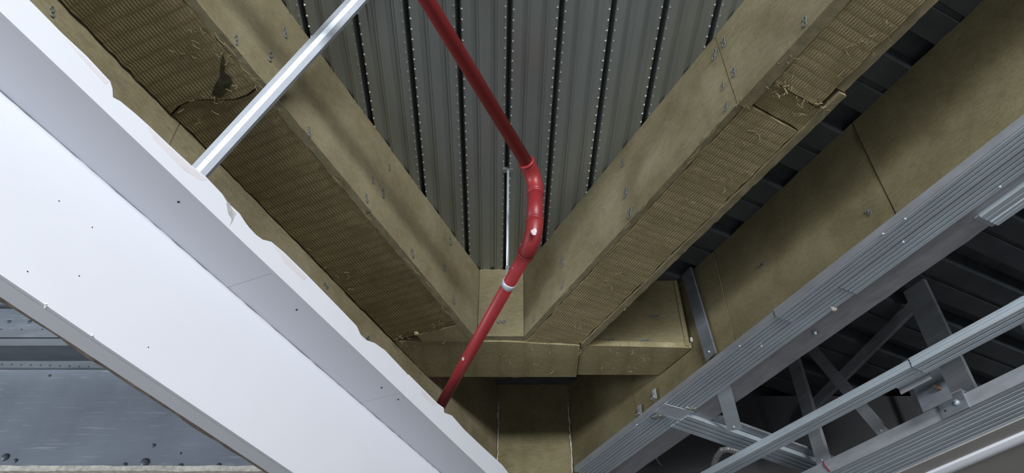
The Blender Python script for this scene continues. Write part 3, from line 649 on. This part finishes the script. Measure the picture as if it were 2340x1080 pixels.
tR3.part('near_flange', extrude([(y3 + 0.002, 1.62), (y3 + 0.002, z3t), (y3 - 0.004, z3t), (y3 - 0.004, 1.62)], -1.0, 2.95), 'galv_dull')  # upright face turned from the light, its shade put into duller steel
wid = (y3b - y3) / 2
tR3.part('track', extrude(ribbed(y3 - 0.004, y3 + wid + 0.001, 1.62, 1.645, 4), -1.0, 2.95), 'galv')
tR3.part('track', extrude(ribbed(y3 + wid - 0.001, y3b, 1.618, 1.645, 4), -1.0, 2.95), 'galv')
tR3.part('red_wire', tube([(2.11, y3 + 0.006, z3t), (2.108, y3 + 0.008, 1.66), (2.09, y3 + 0.006, 1.625)], 0.003, 6), 'redwire')

cA = onz('R', 1575, 947, RZ); cB = onz('R', 1547, 977, RZ); cE = onz('R', 1876, 1058, RZ)
tX = Thing('cross_rail', 'ribbed galvanised cross rail joining the double rail to the lower ones', 'rail', 'R', (cA.x, cA.y - 0.4, RZ))
xs0, xs1 = (cA.x + cE.x) / 2, cB.x
tX.part('stud', extrude(ribbed(xs0, xs1, RZ - 0.006, RZ + 0.036, 4), cA.y + 0.005, cE.y - 0.35, 'y'), 'galv')
tX.part('side_flange', box(xs0 - 0.05, xs0 - 0.006, cA.y - 0.05, cE.y - 0.35, RZ + 0.018, RZ + 0.03), 'galv_dull')
# hangers and braces in the dark void
def stick(name, label, cat, p, q, w, t, m='galv_dull', group=None, wdir=(1, 0, 0)):
    p, q = Vector(p), Vector(q); th = Thing(name, label, cat, 'B', q, group)
    d = (q - p).normalized(); wv = Vector(wdir); wv = (wv - d * wv.dot(d)).normalized(); tv = d.cross(wv)
    prof = [(-w, -t), (-w, t), (-w * 0.86, t), (-w * 0.86, -t * 0.6), (w * 0.86, -t * 0.6), (w * 0.86, t), (w, t), (w, -t)]
    bm = bmesh.new(); a = [bm.verts.new(p + wv * x + tv * y) for x, y in prof]; b = [bm.verts.new(q + wv * x + tv * y) for x, y in prof]
    for i in range(8): bm.faces.new((a[i], a[(i + 1) % 8], b[(i + 1) % 8], b[i]))
    bm.faces.new(a[::-1]); bm.faces.new(b)
    th.part('channel', bm, m)
    e = q - d * 0.03
    th.part('end_screw', blob(e - tv * (t + 0.001), 0.006, 2, 1, (1, 1, 1), 0.1), 'galv_bright', smooth=True)
    return th
G = 'hangers and braces in the ceiling void'
DB0 = ony('B', 1990, 795, -3.30); DB1 = ony('B', 1850, 935, -3.30); DB0 = DB1 + (DB0 - DB1) * ((2.39 - DB1.z) / (DB0.z - DB1.z))
stick('ceiling_hanger', 'upright steel hanger passing behind the slim ribbed rail', 'hanger', (2.41, -3.0, H - 0.002), (2.41, -3.0, 1.685), 0.038, 0.012, 'galv_dull', G)
stick('diagonal_brace', 'diagonal steel brace leaning across the dark gap between rails', 'brace', (2.34, -3.06, 2.39), (2.05, -3.03, 1.69), 0.028, 0.010, 'galv_dull', G)
stick('ceiling_hanger', 'wide dark hanger coming down to the bolted bracket', 'hanger', (1.71, -3.19, H - 0.002), (1.71, -3.19, 1.70), 0.062, 0.012, 'galv_dull', G)
stick('diagonal_brace', 'dim diagonal brace deep in the void under the outer deck', 'brace', tuple(DB0), tuple(DB1), 0.030, 0.012, 'galv_dull', G)
stick('ceiling_hanger', 'dim slim hanger deep in the void beside the dim brace', 'hanger', (2.33, -3.85, H - 0.002), (2.33, -3.85, 1.70), 0.025, 0.012, 'galv_dull', G)
stick('ceiling_hanger', 'dim hanger farthest right in the void above the lower rail', 'hanger', (1.55, -3.75, H - 0.002), (1.55, -3.75, 1.72), 0.035, 0.012, 'galv_dull', G)
u0 = onz('B', 1652, 885, RZ + 0.0); u1 = onz('B', 1680, 985, RZ - 0.03)
stick('rail_link', 'short flat steel link from the double rail down to the cross rail', 'link', (u0.x, u0.y, RZ + 0.02), (u1.x, u1.y, RZ - 0.02), 0.034, 0.004, 'galv', None)
w0 = ony('B', 1560, 590, DY + 0.03); w1 = ony('B', 1622, 815, DY + 0.03)
stick('edge_strap', 'narrow bent steel strap fixed up the face of the shaded edge beam', 'strap', (w0.x, DY + 0.02, min(w0.z, H - 0.003)), (w1.x, DY + 0.02, w1.z), 0.034, 0.005, 'steel_grey', None)
for q, (u, v, lab) in enumerate(((1496, 898, 'small upright galvanised clip above the glued rail joint'), (1462, 935, 'small dark clip lower down beside the glued rail joint'))):
    p = ony('B', u, v, DY + 0.02); th = Thing('rail_clip', lab, 'clip', 'B', (p.x, p.y, p.z - 0.03), 'rail clips')
    th.part('tab', box(p.x - 0.012, p.x + 0.012, p.y, p.y + 0.003, p.z - 0.03, p.z + 0.022), 'galv' if q == 0 else 'galv_dull')
    th.part('foot', box(p.x - 0.012, p.x + 0.012, p.y, p.y + 0.022, p.z - 0.033, p.z - 0.03), 'galv')
    th.part('clip_screw', blob((p.x, p.y + 0.004, p.z), 0.004, 1, 1, (1, 0.6, 1), 0.1), 'pin', smooth=True)

# bracket with its bolts between the two lower rails
c3 = [ony('R', u, v, y3 + 0.016) for u, v in ((2129, 919), (2204, 883), (2226, 927), (2145, 963))]
ctr = sum(c3, Vector()) / 4
tK = Thing('bolted_bracket', 'folded galvanised bracket with a round bolt on the wide lower rail', 'bracket', 'R', (ctr.x, y3, 1.63))
sx = 0.060; zb, zt = ctr.z - 0.042, ctr.z + 0.042
FP = tK.part('face_plate', box(ctr.x - sx, ctr.x + sx, y3 + 0.010, y3 + 0.014, zb, zt), 'steel_grey')
tK.part('top_fold', box(ctr.x - sx, ctr.x + sx, y3 - 0.05, y3 + 0.014, zt, zt + 0.004), 'galv')
tK.part('side_fold', box(ctr.x - sx - 0.003, ctr.x - sx, y3 - 0.0, y3 + 0.014, zb, zt), 'galv_dull')
p = ony('R', 2187, 919, y3 + 0.015); BH = tK.part('bolt_head', tube([p, p + Vector((0, 0.006, 0))], 0.0125, 14), 'galv'); tK.part('bolt_dome', blob(p + Vector((0, 0.006, 0)), 0.009, 1, 2, (1, 0.5, 1), 0), 'galv_bright', parent=BH, smooth=True)
p = ony('R', 2160, 938, y3 + 0.0145); tK.part('bolt_hole', tube([p + Vector((0, -0.001, 0)), p + Vector((0, 0.0006, 0))], 0.005, 12), 'black', parent=FP)
k0 = onz('R', 2120, 880, 1.735)
tK2 = Thing('hanger_clip', 'folded steel clip with a rusty bolt under the slim ribbed rail', 'clip', 'R', (k0.x, y2b, 1.72))
tK2.part('top_strip', box(k0.x - 0.075, k0.x + 0.075, y2b - 0.005, y2b - 0.045, 1.722, 1.727), 'galv')
tK2.part('down_fold', box(k0.x - 0.075, k0.x + 0.075, y2b - 0.045, y2b - 0.05, 1.695, 1.727), 'galv_dull')
tK2.part('back_plate', box(k0.x - 0.07, k0.x + 0.07, y2b - 0.16, y2b - 0.165, 1.64, 1.90), 'steel_grey')
p = ony('R', 2145, 886, y2b - 0.155); tK2.part('rusty_bolt', tube([p + Vector((0, -0.004, 0)), p + Vector((0, 0.014, 0))], 0.012, 6), 'brass'); tK2.part('bolt_tail', tube([p, p + Vector((0, 0.03, 0))], 0.006, 8), 'brass')

# flexible conduit and a thin cable hanging in the void
p = [onz('R', u, v, 1.86) for u, v in ((1705, 1033), (1683, 1030), (1664, 1026), (1650, 1028), (1638, 1036), (1630, 1048), (1626, 1062), (1626, 1085))]
for k, q in enumerate(p): q.z -= 0.012 * max(0, k - 3)
dense = []
for a, b in zip(p, p[1:]): dense += [a.lerp(b, t / 12) for t in range(12)]
tF = Thing('flexible_conduit', 'grey corrugated flexible conduit looping beneath the cross rail', 'conduit', 'R', dense[-1])
tF.part('hose', tube(dense, 0.014, 12, radii=[0.0175 if k % 4 < 2 else 0.0145 for k in range(len(dense))]), 'conduit', smooth=False)
p = [onz('R', u, v, 1.95) for u, v in ((1500, 1036), (1500, 1046), (1505, 1056), (1514, 1064), (1530, 1075))]
tQ = Thing('hanging_cable', 'thin grey cable loop dangling left of the flexible conduit', 'cable', 'R', p[-1])
tQ.part('cable_loop', tube(p, 0.004, 8), 'cable', smooth=True)
tQ.part('connector', box(p[-1].x - 0.02, p[-1].x + 0.02, p[-1].y - 0.02, p[-1].y + 0.02, p[-1].z - 0.015, p[-1].z + 0.015), 'cable')

# pale boarded bulkhead in the lower right corner
y4 = (onz('R', 2340, 983, 1.60).y + onz('R', 2179, 1066, 1.60).y) / 2; y5 = (onz('R', 2340, 1008, 1.60).y + onz('R', 2230, 1066, 1.60).y) / 2
tV = Thing('boarded_bulkhead', 'pale board soffit with a rounded edge in the lower right corner', 'bulkhead', 'R', (1.5, y4, 1.5))
tV.part('upper_board', box(-1.0, 2.2, y3b + 0.012, y4, 1.612, 1.624), 'soffit_board')
pr = [(y4 + 0.002, 1.624)] + [(y4 - (y4 - y5) * k / 8 * 0.9, 1.600 - 0.012 * math.sin(math.pi * k / 8)) for k in range(9)] + [(y5, 1.624)]
tV.part('rounded_edge', extrude(pr, -1.0, 2.2), 'plaster', smooth=False)
tV.part('lower_board', box(-1.0, 2.2, y5 - 0.5, y5, 1.602, 1.615), 'soffit_board')
